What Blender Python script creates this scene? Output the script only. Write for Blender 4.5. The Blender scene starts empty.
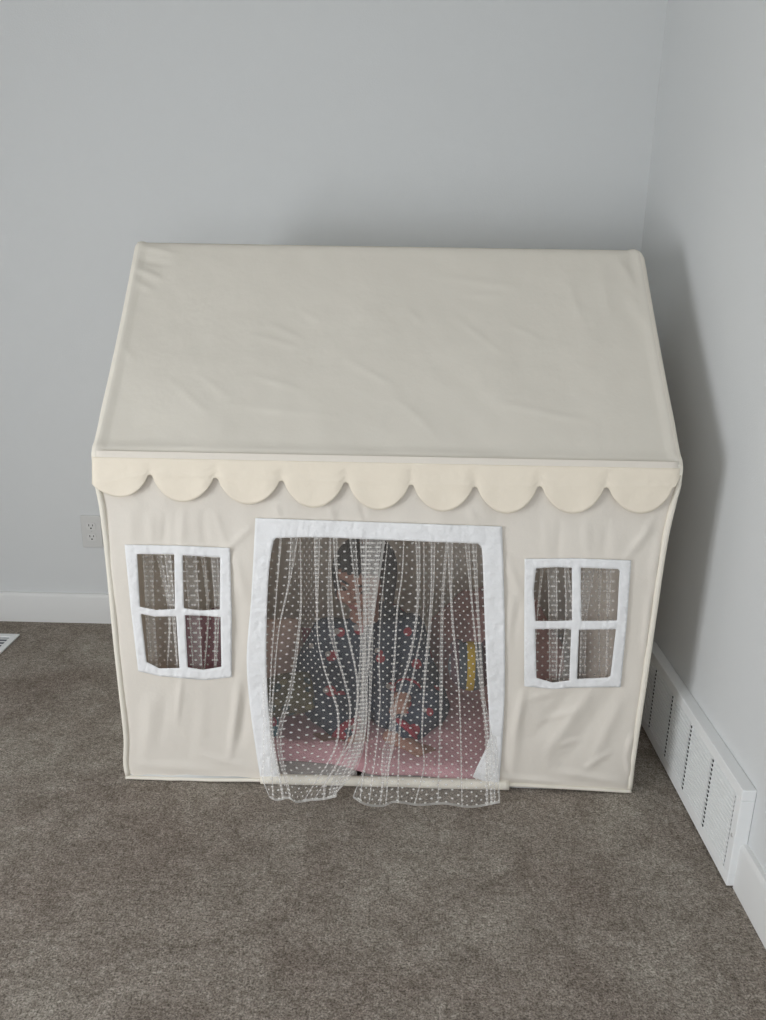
import bpy, bmesh, math, random
import numpy as np
from mathutils import Vector, Matrix, noise
random.seed(7)
scene = bpy.context.scene
COL = scene.collection

# ------------------------------------------------------------------ camera
YAW, PITCH, ROLL, F = 0.0156, 0.3000, 0.0160, 789.9
CP = np.array([0.0271, -1.6417, 1.2121])
_f = np.array([-math.sin(YAW)*math.cos(PITCH), math.cos(YAW)*math.cos(PITCH), -math.sin(PITCH)])
_r = np.array([math.cos(YAW), math.sin(YAW), 0.0])
_u = np.cross(_r, _f)
_c, _s = math.cos(ROLL), math.sin(ROLL)
RM = np.array([_c*_r+_s*_u, -_s*_r+_c*_u, _f])
cam = bpy.data.objects.new('camera', bpy.data.cameras.new('camera'))
COL.objects.link(cam)
m = Matrix.Identity(4)
for i in range(3):
    m[i][0], m[i][1], m[i][2], m[i][3] = RM[0][i], RM[1][i], -RM[2][i], CP[i]
cam.matrix_world = m
cam.data.sensor_fit = 'HORIZONTAL'
cam.data.sensor_width = 36
cam.data.lens = F/766*36
cam.data.clip_start = 0.02
scene.camera = cam

def at(px, py, ax, val):
    """world point seen at a photo position, on the plane axis=val"""
    d = RM.T @ np.array([(px-383)/F, -(py-510)/F, 1.0])
    t = (val-CP[ax])/d[ax]
    return CP+t*d

XR, YB = 0.7533, 0.8781           # right wall, back wall
XL, YF, ZC = -2.4, -3.8, 2.45     # left wall, front wall, ceiling

# ------------------------------------------------------------------ materials
def new_mat(name):
    mt = bpy.data.materials.new(name); mt.use_nodes = True
    nt = mt.node_tree; nt.nodes.clear()
    return mt, nt, nt.nodes.new('ShaderNodeOutputMaterial')

def N(nt, t, **kw):
    n = nt.nodes.new(t)
    for k, v in kw.items():
        if k in n.inputs: n.inputs[k].default_value = v
        else: setattr(n, k, v)
    return n

def plain(name, col, rough=0.6, bump=0.0, bscale=60, var=0.0, vscale=8, spec=0.3, metallic=0.0):
    mt, nt, out = new_mat(name)
    p = N(nt, 'ShaderNodeBsdfPrincipled', Roughness=rough, Metallic=metallic)
    p.inputs['Base Color'].default_value = (*col, 1)
    p.inputs['Specular IOR Level'].default_value = spec
    tc = N(nt, 'ShaderNodeTexCoord')
    if var:
        nz = N(nt, 'ShaderNodeTexNoise', Scale=vscale, Detail=4.0)
        nt.links.new(tc.outputs['Object'], nz.inputs['Vector'])
        mx = N(nt, 'ShaderNodeMix', data_type='RGBA')
        mx.inputs['A'].default_value = (*[c*(1-var) for c in col], 1)
        mx.inputs['B'].default_value = (*[min(1, c*(1+var)) for c in col], 1)
        nt.links.new(nz.outputs['Fac'], mx.inputs['Factor'])
        nt.links.new(mx.outputs['Result'], p.inputs['Base Color'])
    if bump:
        nz = N(nt, 'ShaderNodeTexNoise', Scale=bscale, Detail=3.0)
        nt.links.new(tc.outputs['Object'], nz.inputs['Vector'])
        b = N(nt, 'ShaderNodeBump', Strength=bump, Distance=0.004)
        nt.links.new(nz.outputs['Fac'], b.inputs['Height'])
        nt.links.new(b.outputs['Normal'], p.inputs['Normal'])
    nt.links.new(p.outputs[0], out.inputs[0])
    return mt

def cloth_mat(name, col, trans=0.2, bump=0.25, bscale=40, weave=True, stretch=(1, 1, 1)):
    """woven cotton that lets part of the light through"""
    mt, nt, out = new_mat(name)
    tc = N(nt, 'ShaderNodeTexCoord')
    mp = N(nt, 'ShaderNodeMapping'); mp.inputs['Scale'].default_value = stretch
    nt.links.new(tc.outputs['Object'], mp.inputs['Vector'])
    nz = N(nt, 'ShaderNodeTexNoise', Scale=bscale, Detail=5.0, Roughness=0.55)
    nt.links.new(mp.outputs[0], nz.inputs['Vector'])
    h = nz.outputs['Fac']
    b = N(nt, 'ShaderNodeBump', Strength=bump, Distance=0.006)
    nt.links.new(h, b.inputs['Height'])
    nrm = b.outputs['Normal']
    if weave:
        n2 = N(nt, 'ShaderNodeTexNoise', Scale=900.0, Detail=1.0)
        nt.links.new(tc.outputs['Object'], n2.inputs['Vector'])
        b2 = N(nt, 'ShaderNodeBump', Strength=0.12, Distance=0.0006)
        nt.links.new(n2.outputs['Fac'], b2.inputs['Height'])
        nt.links.new(nrm, b2.inputs['Normal']); nrm = b2.outputs['Normal']
    d = N(nt, 'ShaderNodeBsdfDiffuse'); d.inputs['Color'].default_value = (*col, 1)
    t = N(nt, 'ShaderNodeBsdfTranslucent')
    t.inputs['Color'].default_value = (col[0], col[1]*0.86, col[2]*0.70, 1)
    nt.links.new(nrm, d.inputs['Normal']); nt.links.new(nrm, t.inputs['Normal'])
    mx = N(nt, 'ShaderNodeMixShader', Fac=trans)
    nt.links.new(d.outputs[0], mx.inputs[1]); nt.links.new(t.outputs[0], mx.inputs[2])
    nt.links.new(mx.outputs[0], out.inputs[0])
    return mt

def tulle_mat(name, base, dot, s=0.0142, r=0.148):
    """sheer net with a staggered grid of small woven dots (UV in metres)"""
    mt, nt, out = new_mat(name)
    uv = N(nt, 'ShaderNodeUVMap')
    mp = N(nt, 'ShaderNodeMapping')
    mp.inputs['Rotation'].default_value = (0, 0, math.pi/4)
    mp.inputs['Scale'].default_value = (1/s, 1/s, 1)
    nt.links.new(uv.outputs[0], mp.inputs['Vector'])
    fr = N(nt, 'ShaderNodeVectorMath', operation='FRACTION')
    nt.links.new(mp.outputs[0], fr.inputs[0])
    sb = N(nt, 'ShaderNodeVectorMath', operation='SUBTRACT'); sb.inputs[1].default_value = (.5, .5, 0)
    nt.links.new(fr.outputs[0], sb.inputs[0])
    sx = N(nt, 'ShaderNodeVectorMath', operation='MULTIPLY'); sx.inputs[1].default_value = (1, 1, 0)
    nt.links.new(sb.outputs[0], sx.inputs[0])
    ln = N(nt, 'ShaderNodeVectorMath', operation='LENGTH')
    nt.links.new(sx.outputs[0], ln.inputs[0])
    rg = N(nt, 'ShaderNodeMapRange')
    rg.inputs['From Min'].default_value = r*1.15; rg.inputs['From Max'].default_value = r*0.85
    rg.inputs['To Min'].default_value = base; rg.inputs['To Max'].default_value = dot
    nt.links.new(ln.outputs['Value'], rg.inputs['Value'])
    d = N(nt, 'ShaderNodeBsdfDiffuse'); d.inputs['Color'].default_value = (.93, .92, .90, 1)
    t = N(nt, 'ShaderNodeBsdfTranslucent'); t.inputs['Color'].default_value = (.93, .92, .90, 1)
    m1 = N(nt, 'ShaderNodeMixShader', Fac=0.4)
    nt.links.new(d.outputs[0], m1.inputs[1]); nt.links.new(t.outputs[0], m1.inputs[2])
    tr = N(nt, 'ShaderNodeBsdfTransparent')
    m2 = N(nt, 'ShaderNodeMixShader')
    nt.links.new(rg.outputs[0], m2.inputs[0])
    nt.links.new(tr.outputs[0], m2.inputs[1]); nt.links.new(m1.outputs[0], m2.inputs[2])
    nt.links.new(m2.outputs[0], out.inputs[0])
    return mt

def carpet_mat():
    mt, nt, out = new_mat('carpet')
    tc = N(nt, 'ShaderNodeTexCoord')
    def nz(scale, detail=4.0, rough=0.6, dist=0.0):
        n = N(nt, 'ShaderNodeTexNoise', Scale=scale, Detail=detail, Roughness=rough, Distortion=dist)
        nt.links.new(tc.outputs['Object'], n.inputs['Vector']); return n
    big, mid, pile, fine = nz(2.6, 6, 0.66, 0.5), nz(15, 5, .7, .5), nz(85, 3, 0.7), nz(250, 3, 0.8)
    def ramp(src, a, b, ca, cb):
        r = N(nt, 'ShaderNodeValToRGB')
        r.color_ramp.elements[0].position = a; r.color_ramp.elements[0].color = (*ca, 1)
        r.color_ramp.elements[1].position = b; r.color_ramp.elements[1].color = (*cb, 1)
        nt.links.new(src.outputs['Fac'], r.inputs['Fac']); return r
    def mul(a, b, fac=1.0):
        x = N(nt, 'ShaderNodeMix', data_type='RGBA', blend_type='MULTIPLY'); x.inputs['Factor'].default_value = fac
        nt.links.new(a, x.inputs['A']); nt.links.new(b, x.inputs['B']); return x.outputs['Result']
    base = ramp(big, .36, .66, (.30, .262, .233), (.415, .385, .346)).outputs['Color']
    c = mul(base, ramp(mid, .34, .64, (.78, .765, .75), (1.10, 1.10, 1.10)).outputs['Color'])
    c = mul(c, ramp(pile, .30, .66, (.62, .60, .58), (1.18, 1.18, 1.18)).outputs['Color'])
    c = mul(c, ramp(fine, .32, .66, (.27, .255, .24), (1.52, 1.52, 1.50)).outputs['Color'])
    p = N(nt, 'ShaderNodeBsdfPrincipled', Roughness=1.0); p.inputs['Specular IOR Level'].default_value = 0.0
    nt.links.new(c, p.inputs['Base Color'])
    b1 = N(nt, 'ShaderNodeBump', Strength=0.7, Distance=0.006); nt.links.new(pile.outputs['Fac'], b1.inputs['Height'])
    b2 = N(nt, 'ShaderNodeBump', Strength=0.7, Distance=0.004); nt.links.new(fine.outputs['Fac'], b2.inputs['Height'])
    nt.links.new(b1.outputs['Normal'], b2.inputs['Normal']); nt.links.new(b2.outputs['Normal'], p.inputs['Normal'])
    nt.links.new(p.outputs[0], out.inputs[0])
    return mt

def print_cloth(name, ground, spots, scale, r=0.3):
    """dark knit with scattered small woven motifs: list of (colour, offset)"""
    mt, nt, out = new_mat(name)
    tc = N(nt, 'ShaderNodeTexCoord')
    col = None
    for k, (c, off, rr) in enumerate(spots):
        mp = N(nt, 'ShaderNodeMapping'); mp.inputs['Location'].default_value = off
        nt.links.new(tc.outputs['Object'], mp.inputs['Vector'])
        v = N(nt, 'ShaderNodeTexVoronoi', Scale=scale); v.inputs['Randomness'].default_value = 0.75
        nt.links.new(mp.outputs[0], v.inputs['Vector'])
        lt = N(nt, 'ShaderNodeMath', operation='LESS_THAN'); lt.inputs[1].default_value = rr
        nt.links.new(v.outputs['Distance'], lt.inputs[0])
        mx = N(nt, 'ShaderNodeMix', data_type='RGBA')
        if col is None: mx.inputs['A'].default_value = (*ground, 1)
        else: nt.links.new(col, mx.inputs['A'])
        mx.inputs['B'].default_value = (*c, 1)
        nt.links.new(lt.outputs[0], mx.inputs['Factor']); col = mx.outputs['Result']
    p = N(nt, 'ShaderNodeBsdfPrincipled', Roughness=0.95); p.inputs['Specular IOR Level'].default_value = 0.1
    nt.links.new(col, p.inputs['Base Color'])
    nt.links.new(p.outputs[0], out.inputs[0])
    return mt

def stripe_cloth(name, cols, axis, width):
    mt, nt, out = new_mat(name)
    tc = N(nt, 'ShaderNodeTexCoord')
    sp = N(nt, 'ShaderNodeSeparateXYZ'); nt.links.new(tc.outputs['Object'], sp.inputs[0])
    a = N(nt, 'ShaderNodeMath', operation='MULTIPLY'); a.inputs[1].default_value = 1/width
    nt.links.new(sp.outputs[axis], a.inputs[0])
    fr = N(nt, 'ShaderNodeMath', operation='FRACT'); nt.links.new(a.outputs[0], fr.inputs[0])
    r = N(nt, 'ShaderNodeValToRGB'); r.color_ramp.interpolation = 'CONSTANT'
    el = r.color_ramp.elements
    el[0].color = (*cols[0], 1); el[1].position = 1/len(cols); el[1].color = (*cols[1], 1)
    for i in range(2, len(cols)):
        e = el.new(i/len(cols)); e.color = (*cols[i], 1)
    nt.links.new(fr.outputs[0], r.inputs['Fac'])
    p = N(nt, 'ShaderNodeBsdfPrincipled', Roughness=0.95); p.inputs['Specular IOR Level'].default_value = 0.1
    nt.links.new(r.outputs['Color'], p.inputs['Base Color'])
    nt.links.new(p.outputs[0], out.inputs[0])
    return mt

M = dict(
    wall=plain('wall_paint', (.66, .675, .68), .75, .12, 260, spec=.15),
    ceiling=plain('ceiling_paint', (.82, .82, .81), .9, spec=.1),
    trim=plain('trim_paint', (.72, .725, .72), .45, spec=.35),
    vent=plain('vent_enamel', (.83, .845, .85), .38, spec=.4),
    plate=plain('outlet_plastic', (.62, .62, .61), .35, spec=.4),
    socket=plain('socket_plastic', (.66, .66, .65), .35, spec=.4),
    dark=plain('cavity_shade', (.012, .012, .013), .9, spec=.05),  # near-black stands in for the shade inside holes and ducts
    screw=plain('screw_metal', (.6, .6, .6), .4, metallic=.6),
    slot=plain('register_slot_shade', (.10, .11, .135), .6),  # dark tone stands in for the shade down the register
    carpet=carpet_mat(),
    canvas=cloth_mat('cotton_canvas', (.82, .775, .705), .08, .30, 26),
    roof=cloth_mat('roof_canvas', (.78, .745, .67), .10, .30, 16),
    valance=cloth_mat('valance_cotton', (.90, .825, .70), .05, .30, 28),
    white=cloth_mat('white_cotton', (.92, .93, .945), .08, .8, 34),
    sleeve=cloth_mat('cream_sleeve', (.86, .82, .73), .05, .2, 40),
    tulle=tulle_mat('dotted_tulle', .104, .90),
    tullew=tulle_mat('window_tulle', .14, .80),
    hem=tulle_mat('tulle_hem', .55, .85),
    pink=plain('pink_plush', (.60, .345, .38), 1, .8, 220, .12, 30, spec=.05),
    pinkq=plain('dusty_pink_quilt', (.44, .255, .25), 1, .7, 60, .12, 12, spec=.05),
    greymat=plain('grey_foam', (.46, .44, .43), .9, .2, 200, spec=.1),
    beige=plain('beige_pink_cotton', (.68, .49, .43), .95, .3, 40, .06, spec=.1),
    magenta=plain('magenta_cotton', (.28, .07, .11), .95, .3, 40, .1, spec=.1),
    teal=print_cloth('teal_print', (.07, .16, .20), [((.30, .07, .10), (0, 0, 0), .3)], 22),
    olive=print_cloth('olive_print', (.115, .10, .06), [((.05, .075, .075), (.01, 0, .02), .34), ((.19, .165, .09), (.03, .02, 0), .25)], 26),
    yellow=stripe_cloth('yellow_grey_stripe', [(.06, .075, .09), (.50, .34, .04), (.11, .13, .14), (.10, .06, .07)], 0, .082),
    pajama=print_cloth('navy_print', (.042, .052, .075), [((.28, .035, .05), (0, 0, 0), .25), ((.34, .31, .29), (.010, .006, -.008), .13)], 15),
    cuff=plain('red_ribbing', (.26, .025, .045), .95, spec=.1),
    skin=plain('skin', (.29, .15, .108), .6, spec=.3),
    lip=plain('lips', (.30, .10, .09), .5),
    hair=plain('dark_hair', (.018, .014, .013), .5, .6, 160, spec=.3),
    eyew=plain('eye_white', (.35, .33, .31), .3),
    iris=plain('iris', (.03, .015, .01), .3),
)

# ------------------------------------------------------------------ mesh helpers
class MB:
    def __init__(s): s.v, s.f, s.m, s.uv = [], [], [], []
    def add(s, verts, faces, mi=0, uvs=None):
        b = len(s.v); s.v += [tuple(map(float, p)) for p in verts]
        s.uv += ([tuple(u) for u in uvs] if uvs else [(0, 0)]*len(verts))
        for f in faces:
            s.f.append(tuple(b+i for i in f)); s.m.append(mi)
    def grid(s, P, mi=0, UV=None, keep=None, mfun=None, flip=False):
        """P[j][i] rows of points"""
        nr, nc = len(P), len(P[0]); b = len(s.v)
        for j in range(nr):
            for i in range(nc):
                s.v.append(tuple(map(float, P[j][i])))
                s.uv.append(tuple(UV[j][i]) if UV else (0, 0))
        for j in range(nr-1):
            for i in range(nc-1):
                if keep and not keep(j, i): continue
                q = (b+j*nc+i, b+j*nc+i+1, b+(j+1)*nc+i+1, b+(j+1)*nc+i)
                s.f.append(q[::-1] if flip else q); s.m.append(mfun(j, i) if mfun else mi)
    def box(s, a, b, mi=0):
        x0, y0, z0 = a; x1, y1, z1 = b
        v = [(x0,y0,z0),(x1,y0,z0),(x1,y1,z0),(x0,y1,z0),(x0,y0,z1),(x1,y0,z1),(x1,y1,z1),(x0,y1,z1)]
        s.add(v, [(0,3,2,1),(4,5,6,7),(0,1,5,4),(1,2,6,5),(2,3,7,6),(3,0,4,7)], mi)
    def tube(s, pts, rad, n=14, mi=0, caps=True):
        pts = [Vector(p) for p in pts]
        rads = rad if isinstance(rad, (list, tuple)) else [rad]*len(pts)
        rings = []; up = None
        for k, p in enumerate(pts):
            d = (pts[min(k+1, len(pts)-1)]-pts[max(k-1, 0)]).normalized()
            if up is None: up = Vector((0, 0, 1)) if abs(d.z) < .9 else Vector((1, 0, 0))
            a = d.cross(up).normalized(); b_ = a.cross(d).normalized(); up = b_
            rings.append([p+rads[k]*(math.cos(t)*a+math.sin(t)*b_) for t in [2*math.pi*i/n for i in range(n)]])
        base = len(s.v); s.v += [tuple(q) for r in rings for q in r]; s.uv += [(0, 0)]*(n*len(pts))
        for k in range(len(pts)-1):
            for i in range(n):
                j = (i+1) % n
                s.f.append((base+k*n+i, base+k*n+j, base+(k+1)*n+j, base+(k+1)*n+i)); s.m.append(mi)
        if caps:
            s.f.append(tuple(base+i for i in range(n))[::-1]); s.m.append(mi)
            s.f.append(tuple(base+(len(pts)-1)*n+i for i in range(n))); s.m.append(mi)
    def ball(s, c, r, mat=None, nu=24, nv=16, mi=0):
        """ellipsoid, optional 4x4 matrix applied after"""
        v, f = [], []
        for j in range(nv+1):
            th = math.pi*j/nv
            for i in range(nu):
                ph = 2*math.pi*i/nu
                p = Vector((c[0]+r[0]*math.sin(th)*math.cos(ph), c[1]+r[1]*math.sin(th)*math.sin(ph), c[2]+r[2]*math.cos(th)))
                v.append(mat @ p if mat else p)
        for j in range(nv):
            for i in range(nu):
                k = (i+1) % nu
                f.append((j*nu+i, (j+1)*nu+i, (j+1)*nu+k, j*nu+k))
        s.add(v, f, mi)
    def limb(s, pts, rad):
        """tapered chain of rounded segments (merged later by remeshing)"""
        for p, r in zip(pts, rad): s.ball(p, (r, r, r), None, 16, 10)
        for k in range(len(pts)-1): s.tube([pts[k], pts[k+1]], [rad[k], rad[k+1]], 16)

def wloc(o):
    v = Vector((0, 0, 0))
    while o is not None: v = v+o.location; o = o.parent
    return v

def build(mb, name, mats, parent=None, origin=None, smooth=True, merge=0.0, mods=(), auto=None):
    me = bpy.data.meshes.new(name)
    off = wloc(parent) if parent is not None else (Vector(origin) if origin is not None else Vector((0, 0, 0)))
    me.from_pydata([(x-off.x, y-off.y, z-off.z) for x, y, z in mb.v], [], mb.f)
    mats = mats if isinstance(mats, (list, tuple)) else [mats]
    for mt in mats: me.materials.append(mt)
    for p, mi in zip(me.polygons, mb.m): p.material_index = mi; p.use_smooth = smooth
    if any(u != (0, 0) for u in mb.uv):
        ul = me.uv_layers.new(name='UVMap')
        for l in me.loops: ul.data[l.index].uv = mb.uv[l.vertex_index]
    if merge:
        bm = bmesh.new(); bm.from_mesh(me); bmesh.ops.remove_doubles(bm, verts=bm.verts, dist=merge)
        bmesh.ops.recalc_face_normals(bm, faces=bm.faces); bm.to_mesh(me); bm.free()
    o = bpy.data.objects.new(name, me); COL.objects.link(o)
    if parent is not None: o.parent = parent
    else: o.location = off
    for t, kw in mods:
        md = o.modifiers.new(t.lower(), t)
        for k, v in kw.items(): setattr(md, k, v)
    if auto is not None:
        try: me.set_sharp_from_angle(angle=auto)
        except Exception: pass
    return o

def bake(o):
    dg = bpy.context.evaluated_depsgraph_get(); dg.update()
    me = bpy.data.meshes.new_from_object(o.evaluated_get(dg))
    o.modifiers.clear(); o.data = me
    for p in me.polygons: p.use_smooth = True
    return o

BEV = lambda w, n=2: ('BEVEL', dict(width=w, segments=n, limit_method='ANGLE'))
SOL = lambda t, off=0.0: ('SOLIDIFY', dict(thickness=t, offset=off))

def empty(name, loc, label, cat, group=None):
    o = bpy.data.objects.new(name, None); COL.objects.link(o)
    o.location = loc; o.empty_display_size = .1
    return tag(o, label, cat, group)

def tag(o, label, cat, group=None):
    o['label'] = label; o['category'] = cat
    if group: o['group'] = group
    return o

def struct(o): o['kind'] = 'structure'; return o

def lerp(a, b, t): return a+(b-a)*t
def poly(pts, x):
    """piecewise linear through (x, y) pairs"""
    if x <= pts[0][0]: return pts[0][1]
    for (a, ya), (b, yb) in zip(pts, pts[1:]):
        if x <= b: return ya+(yb-ya)*(x-a)/(b-a)
    return pts[-1][1]
def spoly(pts, x):
    """smooth version of poly (catmull-rom)"""
    if x <= pts[0][0]: return pts[0][1]
    if x >= pts[-1][0]: return pts[-1][1]
    for k in range(len(pts)-1):
        a, b = pts[k], pts[k+1]
        if x <= b[0]:
            h = b[0]-a[0]; t = (x-a[0])/h
            sl = (b[1]-a[1])/h
            pa = pts[k-1] if k else a; pb = pts[k+2] if k+2 < len(pts) else b
            ma = (b[1]-pa[1])/(b[0]-pa[0]) if k else sl
            mb_ = (pb[1]-a[1])/(pb[0]-a[0]) if k+2 < len(pts) else sl
            return ((2*t**3-3*t*t+1)*a[1]+(t**3-2*t*t+t)*h*ma+(-2*t**3+3*t*t)*b[1]+(t**3-t*t)*h*mb_)
def inside(poly_, x, y):
    r = False; n = len(poly_)
    for i in range(n):
        x0, y0 = poly_[i]; x1, y1 = poly_[i-1]
        if (y0 > y) != (y1 > y) and x < (x1-x0)*(y-y0)/(y1-y0)+x0: r = not r
    return r
def sstep(a, b, x):
    t = max(0, min(1, (x-a)/(b-a))); return t*t*(3-2*t)

# ================================================================== THE ROOM
def slab(name, a, b, mat, **kw):
    mb = MB(); mb.box(a, b); return struct(build(mb, name, mat, smooth=False, **kw))
slab('floor', (XL-.1, YF-.1, -.1), (XR+.1, YB+.1, 0), M['carpet'])
slab('ceiling', (XL-.1, YF-.1, ZC), (XR+.1, YB+.1, ZC+.1), M['ceiling'])
slab('wall_back', (XL-.1, YB, 0), (XR+.1, YB+.1, ZC), M['wall'])
slab('wall_right', (XR, YF-.1, 0), (XR+.1, YB, ZC), M['wall'])
W1 = (-2.35, -1.2, 0.12, 1.45)     # opening in the left wall: y0 y1 z0 z1
W2 = (-1.5, 0.4, 0.12, 1.25)       # opening in the front wall, added for a fill light: x0 x1 z0 z1
mb = MB()
mb.box((XL-.1, YF-.1, 0), (XL, W1[0], ZC)); mb.box((XL-.1, W1[1], 0), (XL, YB, ZC))
mb.box((XL-.1, W1[0], 0), (XL, W1[1], W1[2])); mb.box((XL-.1, W1[0], W1[3]), (XL, W1[1], ZC))
struct(build(mb, 'wall_left', M['wall'], smooth=False))
mb = MB()
mb.box((XL, YF-.1, 0), (W2[0], YF, ZC)); mb.box((W2[1], YF-.1, 0), (XR, YF, ZC))
mb.box((W2[0], YF-.1, 0), (W2[1], YF, W2[2])); mb.box((W2[0], YF-.1, W2[3]), (W2[1], YF, ZC))
struct(build(mb, 'wall_front', M['wall'], smooth=False))
# window casings (left one beside the camera, front one added for fill)
mb = MB(); y0, y1, z0, z1 = W1; t = .06
for a, b in (((XL-.03, y0-t, z0-t), (XL+.015, y0, z1+t)), ((XL-.03, y1, z0-t), (XL+.015, y1+t, z1+t)),
             ((XL-.03, y0, z0-t), (XL+.015, y1, z0)), ((XL-.03, y0, z1), (XL+.015, y1, z1+t)),
             ((XL-.05, (y0+y1)/2-.025, z0), (XL-.02, (y0+y1)/2+.025, z1))): mb.box(a, b)
struct(build(mb, 'window_1', M['trim'], smooth=False))
mb = MB(); x0, x1, z0, z1 = W2
for a, b in (((x0-t, YF-.03, z0-t), (x0, YF+.015, z1+t)), ((x1, YF-.03, z0-t), (x1+t, YF+.015, z1+t)),
             ((x0, YF-.03, z0-t), (x1, YF+.015, z0)), ((x0, YF-.03, z1), (x1, YF+.015, z1+t)),
             (((x0+x1)/2-.025, YF-.05, z0), ((x0+x1)/2+.025, YF-.02, z1))): mb.box(a, b)
struct(build(mb, 'fill_window', M['trim'], smooth=False))  # unseen window, added to carry the fill light

BH, BT = .1085, .015
def baseboard(name, prof_to_world, L0, L1):
    # board with an eased top edge
    prof = [(0, 0), (BT, 0), (BT, BH-.012), (BT-.002, BH-.006), (BT-.006, BH-.001), (BT-.010, BH), (0, BH)]
    mb = MB()
    v = [prof_to_world(d, z, L) for L in (L0, L1) for d, z in prof]; n = len(prof)
    mb.add(v, [(i, (i+1) % n, n+(i+1) % n, n+i) for i in range(n)]+[tuple(range(n))[::-1], tuple(range(n, 2*n))])
    return struct(build(mb, name, M['trim'], smooth=True, merge=1e-5, auto=.6))
baseboard('baseboard_back', lambda d, z, L: (L, YB-d, z), XL, XR)

# ---- return air grille on the right wall
VX = .7245                                    # its face plane
def fy(px, py): return at(px, py, 0, VX)      # point on its face
VY0 = fy(743, 790.5)[1]; VZ1 = .215; VZ0 = .004; VY1 = .70
VZ1 = fy(743, 790.5)[2]
baseboard('baseboard_right', lambda d, z, L: (XR-d, L, z), YF, VY0)
baseboard('baseboard_right_far', lambda d, z, L: (XR-d, L, z), VY1, YB-BT)
grille = empty('return_air_grille', (XR, (VY0+VY1)/2, VZ0),
               'long white metal louvred air grille low on right wall beside tent', 'vent')
ys_dot = [fy(713.4, 762.6)[1], fy(692, 729.7)[1], fy(672, 701.7)[1], fy(655.9, 678)[1]]
step = (ys_dot[3]-ys_dot[0])/3
zt = VZ1-.026; zb = VZ0+.028
secs = []      # (y near, y far) of each louvre field
near = VY0+.024
for k in range(6):
    far = ys_dot[0]+k*step
    if far > VY1-.02: break
    secs.append((near, far)); near = far+.0095
mb = MB()
mb.box((VX, VY0, zt), (XR-.0005, VY1, VZ1)); mb.box((VX, VY0, VZ0), (XR-.0005, VY1, zb))
mb.box((VX, VY0, zb), (XR-.0005, secs[0][0], zt)); mb.box((VX, secs[-1][1]+.004, zb), (XR-.0005, VY1, zt))
for (a, b), (c, d) in zip(secs, secs[1:]): mb.box((VX, b+.004, zb), (VX+.004, c, zt))
build(mb, 'face_frame', M['vent'], grille, smooth=False, mods=[BEV(.002)])
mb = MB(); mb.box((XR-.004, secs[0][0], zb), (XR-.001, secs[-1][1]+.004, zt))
build(mb, 'duct_shade', M['dark'], grille, smooth=False)  # dark sheet painting the shade behind the louvres
NL = 16
for a, b in secs:
    mb = MB(); h = (zt-zb)/NL
    for k in range(NL):
        z = zb+k*h
        # pressed fin: slopes outward from the plate and back under
        P = [(VX+.011, z+h*1.04), (VX-.0012, z+h*.50), (VX-.0012, z+h*.16), (VX+.011, z+h*.02)]
        v = [(x, y, zz) for y in (a, b-.002) for x, zz in P]
        mb.add(v, [(i, i+1, 5+i, 4+i) for i in range(3)])
        # flat dark disc standing for the shaded pocket at the fin's far end
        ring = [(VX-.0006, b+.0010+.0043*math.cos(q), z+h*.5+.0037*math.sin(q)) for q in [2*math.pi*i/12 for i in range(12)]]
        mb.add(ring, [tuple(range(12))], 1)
    mb.box((VX+.0112, a, zb), (VX+.0125, b+.004, zt), 0)
    mb.box((VX, b-.003, zb), (VX+.004, b+.0045, zt), 0)
    build(mb, 'louvre_panel', [M['vent'], M['dark']], grille, smooth=False)
mb = MB(); c = (VX, VY0+.012, (VZ0+VZ1)/2)
mb.ball(c, (.0022, .0045, .0045), None, 16, 10)
build(mb, 'screw', M['screw'], grille)

# ---- wall outlet on the back wall
ox, oz = -.9985, .336
out = empty('wall_outlet', (ox, YB, oz), 'light grey duplex wall outlet on back wall left of tent', 'outlet')
mb = MB(); mb.box((ox-.035, YB-.006, oz-.057), (ox+.035, YB-.0003, oz+.057))
build(mb, 'cover_plate', M['plate'], out, smooth=False, mods=[BEV(.003, 3)])
for dz in (.0195, -.0195):
    mb = MB()
    ring = []
    for i in range(28):
        q = 2*math.pi*i/28
        ring.append((.0165*math.copysign(abs(math.cos(q))**.75, math.cos(q)), max(-.0125, min(.0125, .0165*math.sin(q)))))
    v = [(ox+x, YB-.006, oz+dz+z) for x, z in ring]+[(ox+x, YB-.0075, oz+dz+z) for x, z in ring]
    n = 28
    mb.add(v, [(i, (i+1) % n, n+(i+1) % n, n+i) for i in range(n)]+[tuple(range(n, 2*n))])
    s_ = build(mb, 'socket', M['socket'], out, smooth=False)
    mb = MB()
    for dx, w, h in ((-.0062, .0022, .0078), (.0062, .0022, .0064)):
        mb.box((ox+dx-w/2, YB-.0079, oz+dz+.004-h/2), (ox+dx+w/2, YB-.0070, oz+dz+.004+h/2))
    mb.tube([(ox, YB-.0070, oz+dz-.0065), (ox, YB-.0079, oz+dz-.0065)], .0027, 14)
    build(mb, 'pin_hole_shade', M['dark'], s_, smooth=False)  # solid dark shapes painting the shade of the holes
mb = MB(); mb.ball((ox, YB-.0062, oz), (.0025, .0012, .0025), None, 12, 8)
build(mb, 'screw', M['screw'], out)

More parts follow.
